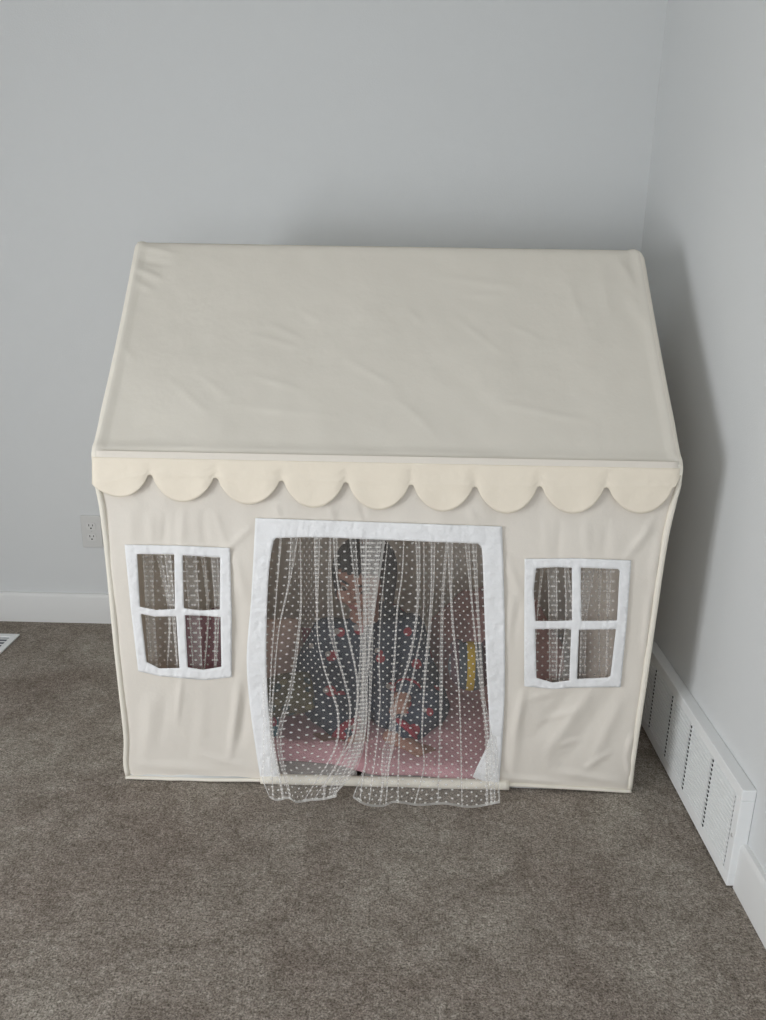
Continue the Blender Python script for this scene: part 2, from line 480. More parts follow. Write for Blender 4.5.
# ---- floor register at the left edge
rx1, ry1 = at(20, 634, 2, .006)[:2]
rx0, ry0 = rx1-.14, ry1-.30
reg = empty('floor_register', ((rx0+rx1)/2, (ry0+ry1)/2, 0), 'white metal floor register set into carpet at far left', 'vent')
mb = MB(); fw = .022
mb.box((rx0, ry0, .001), (rx0+fw, ry1, .007)); mb.box((rx1-fw, ry0, .001), (rx1, ry1, .007))
mb.box((rx0+fw, ry0, .001), (rx1-fw, ry0+fw, .007)); mb.box((rx0+fw, ry1-fw, .001), (rx1-fw, ry1, .007))
build(mb, 'frame', M['vent'], reg, smooth=False, mods=[BEV(.002)])
mb = MB(); nsl = 13
for k in range(nsl):
    y = lerp(ry0+fw, ry1-fw, (k+.5)/nsl)
    mb.box((rx0+fw, y-.003, .002), (rx1-fw, y+.003, .003))
mb.box(((rx0+rx1)/2-.004, ry0+fw, .002), ((rx0+rx1)/2+.004, ry1-fw, .006))
build(mb, 'louvre_panel', M['vent'], reg, smooth=False)
mb = MB(); mb.box((rx0+fw-.002, ry0+fw-.002, .0006), (rx1-fw+.002, ry1-fw+.002, .0014))
build(mb, 'duct_shade', M['slot'], reg, smooth=False)  # flat dark sheet in place of the shaded duct below

# ================================================================== THE PLAY TENT
tent = empty('play_tent', (0, .43, 0), 'cream fabric playhouse tent with scalloped valance and sheer dotted curtains', 'play tent')
ER, RD = .823, .4274               # eave height, ridge distance behind the front
TD = 2*RD                          # depth of the tent
LE = [(452, 92), (480, 94), (505, 99), (570, 106.5), (640, 113), (700, 119.5), (740, 123.5), (764, 123), (779, 126)]
RE = [(466, 682.5), (485, 681), (500, 677), (540, 668), (620, 656), (690, 646), (740, 638.5), (765, 635), (793, 632)]
TOP = lambda u: lerp(452, 466, u)
def BOT(px): return spoly([(124, 779), (190, 781.5), (262, 782), (300, 783), (470, 787), (505, 786.5), (560, 789), (632, 793.5)], px)

creases = [  # x0 y0 x1 y1 width amplitude(m)
    (181, 680, 177, 722, 3.0, .004), (239, 684, 231, 752, 4, .007), (247, 690, 242, 740, 4, -.004),
    (226, 550, 250, 528, 3.5, .004), (236, 560, 246, 600, 5, .004), (240, 600, 238, 660, 5, -.003),
    (168, 690, 160, 740, 6, -.003), (205, 690, 200, 750, 7, .003), (150, 700, 146, 760, 6, .003),
    (150, 515, 152, 545, 4, .003), (166, 512, 164, 545, 4, -.003), (183, 510, 181, 546, 4, .003), (203, 512, 206, 546, 5, -.003),
    (215, 512, 226, 545, 4, .003), (130, 512, 132, 543, 5, .002),
    (592, 690, 548, 752, 6, .006), (612, 690, 566, 758, 7, -.004), (570, 692, 536, 735, 6, -.004), (622, 700, 590, 765, 6, .005),
    (560, 745, 580, 740, 3, .003), (520, 700, 512, 770, 5, .005), (508, 650, 514, 600, 5, .003),
    (500, 777, 560, 783, 3, .006), (560, 772, 625, 784, 4, .006), (632, 735, 626, 758, 3, .004), (626, 758, 631, 776, 3, .004),
    (650, 596, 645, 650, 4, .006), (656, 600, 650, 650, 4, -.003), (640, 545, 655, 515, 4, .003), (652, 575, 660, 540, 5, .004),
    (545, 520, 547, 556, 4, .002), (560, 518, 558, 556, 4, -.003), (585, 520, 588, 558, 5, .003), (607, 522, 604, 558, 5, -.003),
    (508, 560, 522, 600, 4, .003), (512, 640, 520, 600, 4, -.003), (527, 700, 560, 690, 4, .003), (540, 720, 575, 712, 4, .003),
    (625, 560, 648, 530, 4, .004), (275, 505, 280, 517, 3, .003), (330, 508, 334, 520, 3, .003), (360, 500, 366, 520, 3, -.003),
    (470, 508, 474, 522, 4, .003), (116, 700, 120, 760, 4, .003), (140, 765, 210, 770, 5, .004), (200, 755, 250, 768, 4, .003),
    (585, 768, 610, 752, 3, .004), (515, 735, 524, 690, 4, .004)]
def wrinkle(px, py):
    d = 0.0
    for x0, y0, x1, y1, w, a in creases:
        lx, ly = x1-x0, y1-y0; L2 = lx*lx+ly*ly
        t = ((px-x0)*lx+(py-y0)*ly)/L2
        if -.15 < t < 1.15:
            q = abs((px-x0)*ly-(py-y0)*lx)/math.sqrt(L2)
            if q < 3.5*w:
                d += a*math.exp(-(q/w)**2)*max(0, 1-(2*(t-.5)/1.3)**2)
    n = noise.noise(Vector((px*.011, py*.011, 3)))*.006+noise.noise(Vector((px*.035, py*.022, 9)))*.0022
    n += noise.noise(Vector((px*.09, py*.05, 5)))*.0007
    # pleat like hang below the eave
    n += .0014*math.sin(px*.16+2*noise.noise(Vector((px*.02, 0, 0))))*sstep(560, 500, py)
    return d+n*min(1, max(0, (py-462)/70))

# openings (photo outline of each trim, on the front face)
WL = dict(outer=[(124.6, 544.6), (178, 545.5), (230, 548), (231.8, 612), (231.6, 677), (205, 680), (181, 678), (160, 676), (138.3, 671), (131, 610)],
          holes=[[(137, 554), (174.4, 554.3), (175, 609), (156, 610), (140, 606.8)],
                 [(182.6, 555.2), (220.2, 557.4), (219.9, 609.5), (200, 610.5), (184, 608.2)],
                 [(141, 613.7), (155, 616.5), (176.2, 616.3), (179.5, 668), (159.4, 668.4), (146.6, 662)],
                 [(185, 615), (202, 615.5), (220.6, 617), (221.5, 666.7), (203.2, 669.8), (187.7, 667.4)]])
WR = dict(outer=[(524.6, 558.8), (575, 558.3), (631.2, 560.3), (627, 620), (620.6, 687), (575, 687.5), (553, 689), (524.3, 686.2), (524.2, 620)],
          holes=[[(536, 568.3), (555, 567), (571.8, 567.6), (572.1, 620.4), (555, 621), (535.6, 621), (533.6, 590)],
                 [(580.7, 567.4), (618, 569), (619.7, 571), (617, 620.4), (600, 620.8), (581.3, 620.8)],
                 [(535.2, 629), (571.2, 628.6), (569.4, 680.4), (553, 682.6), (536.5, 678)],
                 [(579, 629.6), (616, 629), (610.5, 676), (608, 677.5), (577, 679)]])
DIN_L = [(538, 274.5), (545, 272.5), (576, 268.5), (656, 266.3), (715, 269), (744, 273), (776, 280), (790, 282)]
DIN_R = [(543, 480), (549, 482), (601, 484), (674, 486.7), (729, 489.6), (742, 488.5), (775, 473.5), (790, 470)]
DOU_L = [(518, 255.4), (601, 251), (660, 246.6), (715, 251), (782, 261)]
DOU_R = [(526.5, 502), (583, 503.9), (656, 505), (715, 503.9), (788, 499)]
DIN_T = [(272, 541), (276, 538), (330, 537.5), (390, 540), (440, 542), (480, 543.5), (484, 547)]
def in_door(x, y, g=0):
    return poly(DIN_T, x)+g < y and spoly(DIN_L, y)-g*0 < x < spoly(DIN_R, y)

def front(px, py, lift=0.0):
    """a point of the front cloth"""
    p = at(px, py, 1, 0.0)
    p[1] = -wrinkle(px, py)-lift
    q = at(px, py, 1, p[1])
    return q

# --- front panel with openings, corners rolled over the corner posts
NU, NV = 270, 176
P, PX = [], []
for j in range(NV+1):
    row, rp = [], []
    v = j/NV
    for i in range(NU+1):
        u = i/NU
        xt = lerp(92, 682.5, u)
        yt = TOP(u)-2
        xb = lerp(126, 632, u); yb = BOT(xb)
        py = lerp(yt, yb, v)
        xl, xr = spoly(LE, py), spoly(RE, py)
        px = lerp(xl, xr, u)
        p = front(px, py)
        e = min(px-xl, xr-px)/9.0              # roll back at the posts
        if e < 1: p[1] += .016*(1-math.sqrt(max(0, 1-(1-e)**2)))+.0
        p[2] = max(p[2], .004)
        row.append(p); rp.append((px, py))
    P.append(row); PX.append(rp)
def shrink(poly_, k):
    cx = sum(p[0] for p in poly_)/len(poly_); cy = sum(p[1] for p in poly_)/len(poly_)
    return [(cx+(x-cx)*k, cy+(y-cy)*k) for x, y in poly_]
WLo, WRo = shrink(WL['outer'], .88), shrink(WR['outer'], .88)
def keep(j, i):
    x = (PX[j][i][0]+PX[j+1][i+1][0])/2; y = (PX[j][i][1]+PX[j+1][i+1][1])/2
    if inside(WLo, x, y) or inside(WRo, x, y): return False
    if y > poly(DIN_T, x)-6 and spoly(DOU_L, y)+9 < x < spoly(DOU_R, y)-7: return False
    return True
mb = MB(); mb.grid(P, keep=keep)
build(mb, 'front_panel', M['canvas'], tent)
# hem roll along the bottom of the two front pieces
for x0, x1 in ((126, 262), (503, 631)):
    mb = MB(); pts = []
    for k in range(40):
        px = lerp(x0, x1, k/39); py = BOT(px)-2.0
        p = front(px, py, .002); p[2] = max(p[2], .006); pts.append(p)
    mb.tube(pts, .0045, 10)
    build(mb, 'hem', M['sleeve'], tent)

# --- white trims
def dens(poly_, n=6):
    r = []
    for (a, b), (c, d) in zip(poly_, poly_[1:]+poly_[:1]):
        for k in range(n): r.append((lerp(a, c, k/n), lerp(b, d, k/n)))
    return r
def trim_from_outline(name, outer, holes, lift, mat, step=1.6):
    """fine cloth piece with clean edges: grid clipped to the outline by snapping border points"""
    bm = bmesh.new()
    edges = []
    for ring in [outer]+holes:
        vs = [bm.verts.new((x, y, 0)) for x, y in dens(ring, 10)]
        edges += [bm.edges.new((vs[k], vs[(k+1) % len(vs)])) for k in range(len(vs))]
    bmesh.ops.triangle_fill(bm, use_beauty=True, use_dissolve=False, edges=edges)
    for _ in range(2):
        long_ = [e for e in bm.edges if e.calc_length() > 3.0]
        if long_: bmesh.ops.subdivide_edges(bm, edges=long_, cuts=1)
    bmesh.ops.triangulate(bm, faces=bm.faces)
    for _ in range(2):
        long_ = [e for e in bm.edges if e.calc_length() > 3.5]
        if long_: bmesh.ops.subdivide_edges(bm, edges=long_, cuts=1); bmesh.ops.triangulate(bm, faces=[f for f in bm.faces if len(f.verts) > 3])
    mb = MB(); bm.verts.index_update()
    vs = []
    for v in bm.verts:
        px, py = v.co.x, v.co.y
        p = front(px, py, lift+.0016*noise.noise(Vector((px*.25, py*.12, 1)))+.0006*noise.noise(Vector((px*.07, py*.3, 4))))
        p[2] = max(p[2], .004); vs.append(p)
    fs = []
    for f in bm.faces:
        ids = [v.index for v in f.verts]
        if f.normal.z > 0: ids = ids          # photo y runs down
        fs.append(tuple(ids))
    mb.add(vs, fs); bm.free()
    return build(mb, name, mat, tent, merge=1e-6, mods=[SOL(.0016, 0)])
trim_from_outline('window_trim', WL['outer'], WL['holes'], .0042, M['white'])
trim_from_outline('window_trim', WR['outer'], WR['holes'], .0042, M['white'])
dl = [(spoly(DOU_L, y), y) for y in np.linspace(518, 781, 20)]
dr = [(spoly(DOU_R, y), y) for y in np.linspace(787, 526.5, 20)]
il = [(spoly(DIN_L, y), y) for y in np.linspace(777, 541, 24)]
ir = [(spoly(DIN_R, y), y) for y in np.linspace(547, 777, 24)]
it = [(276, 538), (300, 537.2), (330, 537.5), (390, 540), (440, 542), (478, 543.5)]
trim_from_outline('door_trim', dl+il+it+ir+dr, [], .0046, M['white'])

# --- roof: front slope over the ridge pole and down the back
def eave(u): return lerp(at(92, 452, 1, 0)[2], at(682.5, 466, 1, 0)[2], u)
EXL, EXR = at(92, 452, 1, 0)[0], at(682.5, 466, 1, 0)[0]
RXL, RXR = at(137, 241, 1, RD)[0], at(642, 249, 1, RD)[0]
RZL, RZR = at(137, 241, 1, RD)[2], at(642, 249, 1, RD)[2]
roofcreases = [(139, 247, 175, 256, 3, .004), (136, 262, 168, 268, 3.5, -.004), (134, 272, 160, 284, 3, .004), (131, 285, 150, 296, 3, .003),
               (118, 352, 130, 368, 3, .003), (255, 342, 292, 352, 2.5, .002), (270, 330, 300, 345, 2.5, .002), (300, 315, 320, 328, 2.5, .0015),
               (170, 388, 208, 420, 2.5, .002), (195, 380, 230, 405, 2.5, .0015), (255, 383, 300, 396, 2.5, .002), (350, 368, 395, 392, 2.5, .002),
               (410, 315, 424, 330, 2.5, .0015), (460, 325, 500, 358, 2.5, .002), (505, 410, 590, 426, 2.5, .002), (400, 405, 440, 440, 2.5, .002),
               (570, 290, 585, 330, 4, .002), (600, 270, 612, 325, 5, .002), (618, 262, 640, 300, 5, .004), (630, 300, 652, 340, 5, .003),
               (470, 300, 505, 300, 3, .0012), (510, 330, 540, 345, 2.5, .0015), (230, 410, 330, 420, 3, .0015), (440, 280, 520, 292, 4, .0015)]
def roofw(px, py):
    d = 0
    for x0, y0, x1, y1, w, a in roofcreases:
        lx, ly = x1-x0, y1-y0; L2 = lx*lx+ly*ly; t = ((px-x0)*lx+(py-y0)*ly)/L2
        if -.15 < t < 1.15:
            q = abs((px-x0)*ly-(py-y0)*lx)/math.sqrt(L2)
            if q < 3.5*w: d += a*math.exp(-(q/w)**2)*max(0, 1-(2*(t-.5)/1.3)**2)
    return d+.0045*noise.noise(Vector((px*.012, py*.014, 2)))+.0014*noise.noise(Vector((px*.045, py*.05, 6)))
prof = []   # (t along 0 eave..1 ridge, normal lift, kind)
P = []
NR, NC = 84, 150
def roof_row(t, back):
    row = []
    cols = [-3, -2, -1]+list(range(NC+1))+[NC+1, NC+2, NC+3]
    for i in cols:
        u = max(0, min(1, i/NC))
        ze, zr = eave(u), lerp(RZL, RZR, u)
        xl, xr = lerp(EXL, RXL, t), lerp(EXR, RXR, t)
        if t > .95: xr -= .010*((t-.95)/.05)**2
        xl += .004*math.sin(math.pi*t); xr -= .003*math.sin(math.pi*t)
        x = lerp(xl, xr, u)
        y = lerp(0, RD, t); z = lerp(ze, zr, t)
        nl = math.hypot(RD, zr-ze); ny, nz_ = -(zr-ze)/nl, RD/nl
        sag = -.006*math.sin(math.pi*min(1, t))*math.sin(math.pi*u)
        e = min(x-xl, xr-x)
        pipe = .005*math.exp(-((e-.012)/.008)**2)+.004*math.exp(-((t-.02)/.02)**2)
        px, py = lerp(lerp(92, 138, t), lerp(682, 641, t), u), lerp(lerp(452, 466, u), lerp(241, 249, u), t)
        w = sag+pipe+(roofw(px, py)*min(1, .15+min(e/.03, t/.06, (1-t)/.05)) if not back else .5*roofw(px+300, py))
        if t > .97: w -= .005*((t-.97)/.03)**2
        y += ny*w; z += nz_*w
        if i < 0: k = -i; x = xl-(.004, .006, .004)[k-1]*min(1, .1+t*5); z -= (.006, .018, .034)[k-1]*min(1, .12+t*7)
        if i > NC: k = i-NC; x = xr+(.004, .006, .004)[k-1]*min(1, .1+t*5); z -= (.006, .018, .034)[k-1]*min(1, .12+t*7)
        if back: y = TD-y
        row.append((x, y, z))
    return row
# the lip that rolls over the eave pole
lip = []
for a in np.linspace(0, 1, 7)[:-1]:
    base = roof_row(0.0, False); q = lerp(-math.pi*.62, 0, a)
    row = []
    for (x, y, z) in base:
        row.append((x, y-.003*math.sin(-q), z-.016+.016*math.cos(q)))
    lip.append(row)
tsF = [0.0, .008, .016, .024, .034, .046]+list(np.linspace(.06, 1, NR))
P = lip+[roof_row(t, False) for t in tsF]+[roof_row(t, True) for t in np.linspace(1, 0, 40)[1:]]
mb = MB(); mb.grid(P, mfun=lambda j, i: 1 if (i < 4 or i > NC+1) else 0)
build(mb, 'roof_panel', [M['roof'], M['sleeve']], tent)

# --- scalloped valance
notch = [(90, 486), (150, 474.4), (215.8, 477.7), (281.7, 480.5), (346, 482), (411.4, 484.6), (475, 486.7), (539.7, 486), (606.4, 487.4), (675, 487)]
deep = [497, 502, 504.5, 507.7, 510, 511.5, 513.5, 513.5, 513.5]
edge = []
for k in range(9):
    (xa, ya), (xb, yb), d = notch[k], notch[k+1], deep[k]
    n = 26
    for i in range(n if k < 8 else n+1):
        t = i/n; s = 2*t-1
        if k == 0 and t < .5:                      # the first one wraps round the post
            edge.append((lerp(92.2, 121, t*2), lerp(484, d, math.sin(t*math.pi)**.8))); continue
        s_ = min(1, abs(s)/.93); b = (1-s_**2.0)**.74
        edge.append((lerp(xa, xb, .5+.5*math.copysign(abs(s)**1.0, s)), lerp(lerp(ya, yb, t), d, b)))
edge += [(676.5, 484), (678.5, 480), (680.5, 476)]
mb = MB(); NVV = 16; rows = []
for j in range(NVV+1):
    v = j/NVV; row = []
    for k, (px, pe) in enumerate(edge):
        u = (px-92)/590
        py0 = lerp(457, 468.5, u)
        py = lerp(py0, pe, v)
        xl = spoly(LE, py0)
        lift = lerp(.0098, .0100, v)+.0012*math.sin(px*.097+1.0)*v+.0022*noise.noise(Vector((px*.05, py*.08, 8)))*v
        yn = poly(notch, px)
        lift += .0014*math.exp(-((py-yn+1)/2.2)**2)*min(1, v*3)+.0008*noise.noise(Vector((px*.16, py*.3, 2)))
        # pulled in at each notch
        dn = min(abs(px-nx) for nx, _ in notch[1:-1])
        lift += -.004*math.exp(-(dn/6)**2)*v+.002*math.exp(-((dn-14)/9)**2)*v
        y = -lift
        e = (px-92)/9.0
        if e < 1: y += .007*(1-math.sqrt(max(0, 1-(1-max(0, e))**2)))
        e = (680-px)/10.0
        if e < 1: y += .006*(1-math.sqrt(max(0, 1-(1-max(0, e))**2)))
        p = at(px, py, 1, y)
        row.append(p)
    rows.append(row)
mb.grid(rows)
build(mb, 'scalloped_valance', M['valance'], tent, mods=[SOL(.002, 0)])
# narrow band sewn between roof and valance
mb = MB(); rows = []
for j in range(9):
    v = j/8; row = []
    for k in range(160):
        u = k/159; px = lerp(92.2, 681.6, u)
        py = lerp(lerp(450.5, 462, u), lerp(458.5, 470, u), v)
        y = -(.0072+.0030*v)
        e = min(px-92.2, 681.6-px)/9.0
        if e < 1: y += .015*(1-math.sqrt(max(0, 1-(1-e)**2)))
        row.append(at(px, py, 1, y))
    rows.append(row)
mb.grid(rows)
build(mb, 'eave_band', M['canvas'], tent)

# --- side panels and back panel
for sx in (-1, 1):
    rows = []
    for j in range(41):
        row = []
        for i in range(49):
            y = lerp(.014, TD-.006, i/48)
            top = ER+(1.255-ER)*(1-abs(y-RD)/RD)-.008
            z = lerp(.004, top, j/40)
            py_ = lerp(779, 452, min(1, z/ER))
            xe = at(spoly(LE, py_), py_, 1, 0)[0]+.002 if sx < 0 else at(spoly(RE, py_+8), py_+10, 1, 0)[0]-.002
            if z > ER: xe = lerp(xe, (RXL+.004 if sx < 0 else RXR-.004), (z-ER)/(1.255-ER))
            bul = -sx*.016*math.sin(math.pi*i/48)*math.sin(math.pi*min(1, z/ER)) + .004*noise.noise(Vector((y*7, z*5, sx)))*min(1, i/4, (48-i)/4)
            row.append((xe+bul, y, z))
        rows.append(row)
    mb = MB(); mb.grid(rows)
    build(mb, 'side_panel', M['canvas'], tent)
rows = []
for j in range(25):
    z = lerp(.004, ER, j/24)
    rows.append([(lerp(-.618, .618, i/60), TD-.004-.006*noise.noise(Vector((i*.2, z*5, 2)))*min(1, i/5, (60-i)/5), z) for i in range(61)])
mb = MB(); mb.grid(rows); build(mb, 'back_panel', M['canvas'], tent)

# --- threshold sleeve and the bare pole beside it
pa, pb = at(261, 780, 1, -.003), at(508.5, 787, 1, -.003)
mb = MB(); pts = []
for k in range(60):
    t = k/59; x = lerp(pa[0], pb[0], t)
    pts.append((x, -.002+.0012*noise.noise(Vector((x*9, 1, 0))), .0135+.001*noise.noise(Vector((x*12, 5, 0)))))
mb.tube(pts, .0125, 16)
build(mb, 'threshold_sleeve', M['sleeve'], tent)
for a, b in (((pb[0]+.001, .006, .011), (.612, .010, .011)), ((-.612, .010, .011), (pa[0]-.001, .006, .011))):
    mb = MB(); mb.tube([a, b], .0095, 14)
    build(mb, 'floor_pole', M['plate'], tent)
# bound seams running down the two front corners
for E_, sg in ((LE, 1), (RE, -1)):
    mb = MB(); pts = []
    y0_, y1_ = (472, 776) if sg > 0 else (472, 789)
    for k in range(50):
        py = lerp(y0_, y1_, k/49); px = spoly(E_, py)+sg*3.0
        p = at(px, py, 1, .003); p[2] = max(p[2], .009); pts.append(p)
    mb.tube(pts, .0068, 12)
    build(mb, 'corner_binding', M['sleeve'], tent)

# --- sheer curtains -------------------------------------------------
def curtain(name, paths, left, right, top, bot, yprof, nseg=7, nrows=110, wave=.004, seed=0, vscale=1.0, hemrow=True, net='tulle'):
    """cloth that hangs in Z-folds. paths: (list of (py, px), list of (py, fold width px), depth sign)"""
    rows, PXr = [], []
    for j in range(nrows+1):
        v = j/nrows
        yt = top; 
        row = []
        pyc = lerp(top, bot(.5), v)
        xl, xr = spoly(left, pyc), spoly(right, pyc)
        cs = [spoly(p, pyc) for p, w, s in paths]; ws = [poly(w, pyc) for p, w, s in paths]; ws = [max(1.3, w if w > 5 else w*1.25-1.25) for w in ws]
        for k in range(len(cs)):          # keep the folds in order
            lo = xl+1 if k == 0 else cs[k-1]+1.0
            cs[k] = min(max(cs[k], lo), xr-1)
        pts = []
        cur = xl
        for k in range(len(cs)+1):
            end = cs[k]+ws[k]/2 if k < len(cs) else xr
            for i in range(nseg+1):
                t = i/nseg
                x = lerp(cur, end, t)
                d = wave*math.sin(math.pi*t)*(1 if k % 2 else -1)*min(1, abs(end-cur)/18)
                pts.append((x, d-.0006*k*0))
            if k < len(cs):
                a, b = cs[k]+ws[k]/2, cs[k]-ws[k]/2
                sg = paths[k][2]
                w_ = a-b; g = min(.9, w_*.45)
                # the cloth doubles back on itself; each turn is gathered tight
                zig = [a, a-g*1.5, a, a-g*1.5, a, b, b+g*1.5, b, b+g*1.5, b]
                for q, xx in enumerate(zig):
                    pts.append((xx, -sg*(.0020+.0008*q)))
                cur = b
        for (x, d) in pts:
            u = (x-xl)/max(1, xr-xl)
            py = lerp(top, bot(u), v)
            y = yprof(py, u)+d*(1-sstep(.93, 1, v)*.7)
            y += .002*noise.noise(Vector((x*.03, py*.02, seed)))
            p = at(x, py, 1, y)
            if p[2] < .005:
                p = at(x, py, 2, .005+.003*max(0, noise.noise(Vector((x*.15, py*.1, seed)))))
            row.append(p)
        rows.append(row)
    # cloth coordinates: mean arc length across, length down
    A = np.array(rows)
    du = np.linalg.norm(np.diff(A, axis=1), axis=2).mean(axis=0)
    U = np.concatenate([[0], np.cumsum(du)])
    dv = np.linalg.norm(np.diff(A, axis=0), axis=2).mean(axis=1)
    V = np.concatenate([[0], np.cumsum(dv)])
    UV = [[(U[i]*vscale+.3, -V[j]*vscale+seed) for i in range(A.shape[1])] for j in range(A.shape[0])]
    nr, nc = A.shape[0]-1, A.shape[1]-1
    mb = MB(); mb.grid(rows, UV=UV, mfun=lambda j, i: 1 if (hemrow and (j >= nr-1 or i == 0 or i == nc-1)) else 0)
    return build(mb, name, [M[net], M['hem']], tent, smooth=False)

def yp(py, u): return poly([(530, .010), (600, .004), (700, -.004), (752, -.016), (776, -.030), (785, -.046), (795, -.063), (806, -.078)], py)
L_left = [(536, 269), (600, 263), (700, 263), (760, 263), (782, 262), (803, 270)]
L_right = [(536, 386), (580, 379.5), (620, 374), (660, 368.5), (690, 366), (718, 367), (750, 364), (765, 360), (781, 352), (797, 337)]
Lp = [
    ([(536, 281), (600, 276), (700, 270), (800, 273)], [(536, 3), (600, 2), (800, 2)], 1),
    ([(536, 294.5), (583, 289), (630, 279), (685, 274), (729, 272), (800, 283)], [(536, 8), (580, 3), (640, 2), (800, 3)], 1),
    ([(536, 300), (590, 301), (620, 300), (690, 291), (740, 279), (800, 290)], [(536, 1.5), (620, 3), (690, 4), (740, 5), (800, 3)], -1),
    ([(536, 317), (610, 317), (640, 318), (668, 324), (690, 331), (715, 338), (750, 335), (800, 305)], [(536, 6.5), (600, 3), (640, 2), (700, 3), (800, 2)], 1),
    ([(536, 330), (600, 330), (640, 333), (680, 344), (712, 350), (750, 344), (800, 315)], [(536, 2), (620, 6), (660, 3), (800, 2)], -1),
    ([(536, 335), (577, 337), (618, 344), (658, 353), (682, 357), (712, 357), (746, 350), (775, 327), (800, 324)], [(536, 5), (577, 2.5), (800, 3)], 1),
    ([(536, 352.5), (585, 356.6), (621, 360), (643, 361.5), (676, 361), (715, 359), (750, 354), (780, 338), (800, 331)], [(536, 7), (585, 4), (640, 3), (690, 6), (740, 9), (780, 10), (800, 5)], 1),
    ([(536, 362), (600, 364), (640, 364.5), (690, 363.5), (720, 362.5), (750, 358), (780, 345), (800, 334)], [(536, 5), (600, 3), (690, 5), (740, 10), (800, 4)], -1),
    ([(536, 374), (580, 371), (620, 369), (660, 366.5), (690, 365), (720, 365), (750, 361), (780, 349), (800, 335)], [(536, 16), (600, 11), (650, 6), (800, 3)], 1),
]
curtain('door_curtain', Lp, L_left, L_right, 536,
        lambda u: spoly([(0, 798), (.1, 801), (.28, 799), (.4, 803), (.6, 801), (.8, 800), (1, 797)], u), yp, seed=1)
R_left = [(538, 365), (612, 365), (650, 368), (694, 367), (725, 365), (770, 364.5), (785, 360), (803, 353)]
R_right = [(538, 489), (650, 491), (720, 495), (760, 498), (803, 500)]
Rp = [
    ([(538, 374), (600, 371), (650, 371), (700, 370), (750, 367), (803, 360)], [(538, 10), (620, 5), (700, 3), (803, 2)], 1),
    ([(538, 388), (610, 381), (660, 379), (700, 380), (750, 376), (803, 369)], [(538, 1), (803, 1.5)], -1),
    ([(538, 404), (576, 402), (608, 397.5), (658, 394.5), (694, 392.5), (735, 390.5), (748, 387), (765, 385), (803, 380)], [(538, 2), (608, 2.5), (690, 3), (725, 4), (750, 9), (765, 8), (780, 3), (803, 2)], 1),
    ([(538, 417.5), (576, 418.5), (618, 416.5), (658, 410), (682, 403), (705, 396), (740, 394), (765, 389), (803, 386)], [(538, 5), (600, 3), (690, 3), (740, 3), (803, 2)], 1),
    ([(538, 424), (620, 423), (660, 416), (690, 410), (720, 401), (750, 399), (803, 398)], [(538, 1), (660, 2.5), (700, 3), (803, 2)], -1),
    ([(538, 433), (585, 432.4), (625, 429.7), (676, 425), (737, 422), (766, 424), (803, 415)], [(538, 5), (600, 3.5), (676, 3), (740, 2), (803, 2)], 1),
    ([(538, 447), (590, 443), (640, 441.5), (694, 441), (803, 438)], [(538, 3), (600, 3.5), (690, 4), (740, 2), (803, 1)], -1),
    ([(538, 450), (594, 451), (632, 453.5), (690, 459), (803, 462)], [(538, 6), (594, 3), (690, 2.5), (803, 1.5)], 1),
    ([(538, 466.6), (620, 473.5), (685, 480.5), (733, 486), (803, 487)], [(538, 5), (600, 2.5), (803, 3)], 1),
    ([(538, 474), (612, 478), (700, 484), (740, 490), (803, 493)], [(538, 5), (612, 3), (700, 3), (760, 7), (803, 5)], 1),
]
def bot_r(u): return spoly([(0, 798), (.08, 805), (.2, 807), (.28, 803), (.45, 806), (.62, 804.5), (.8, 808), (1, 803)], u)
curtain('door_curtain', Rp, R_left, R_right, 538, bot_r, lambda py, u: yp(py, u)+.007, seed=2)

def yw(py, u): return .022+.008*math.sin(u*9)
curtain('window_curtain', [
    ([(548, 148), (610, 150), (675, 154)], [(548, 10), (675, 9)], 1),
    ([(548, 157), (610, 169), (675, 167)], [(548, 5), (610, 3), (675, 2)], -1),
    ([(548, 167), (610, 173), (675, 178)], [(548, 7), (610, 4), (675, 2)], 1),
    ([(548, 190), (610, 194), (675, 198)], [(548, 12), (675, 10)], 1),
    ([(548, 202), (610, 208), (675, 204)], [(548, 5), (610, 3), (675, 2)], -1),
    ([(548, 214), (610, 217), (675, 215)], [(548, 8), (610, 5), (675, 3)], 1)],
    [(548, 141), (610, 147), (675, 152)], [(548, 226), (675, 228)], 548, lambda u: 688, yw, seed=3, nrows=50, wave=.006, vscale=.85, net='tullew')
curtain('window_curtain', [
    ([(560, 543), (620, 537), (690, 534)], [(560, 4), (620, 2), (690, 2)], -1),
    ([(560, 552), (620, 553), (690, 553)], [(560, 10), (690, 8)], 1),
    ([(560, 566), (620, 569), (690, 563)], [(560, 4), (620, 8), (690, 12)], 1),
    ([(560, 590), (620, 584), (690, 582)], [(560, 12), (620, 6), (690, 6)], 1),
    ([(560, 600), (620, 599), (690, 600)], [(560, 5), (620, 2), (690, 1)], -1),
    ([(560, 609), (620, 608), (690, 606)], [(560, 6), (620, 3), (690, 3)], 1)],
    [(560, 528), (690, 528)], [(560, 624), (625, 620), (690, 612)], 560, lambda u: 696, yw, seed=4, nrows=50, wave=.006, vscale=.85, net='tullew')

# ================================================================== INSIDE THE TENT
def mat_tile(x0, x1, y0, y1, z1, nm, mat):
    mb = MB(); mb.box((x0, y0, .002), (x1, y1, z1))
    return build(mb, nm, mat, None, ((x0+x1)/2, (y0+y1)/2, 0), smooth=False, mods=[BEV(.004, 2)])
tag(mat_tile(-.56, -.052, .022, .80, .016, 'floor_mat', M['greymat']), 'flat grey floor mat under pink blanket on the left inside tent', 'mat')
tag(mat_tile(-.034, .56, .022, .80, .016, 'floor_mat', M['greymat']), 'flat grey floor mat under pink blanket on the right inside tent', 'mat')

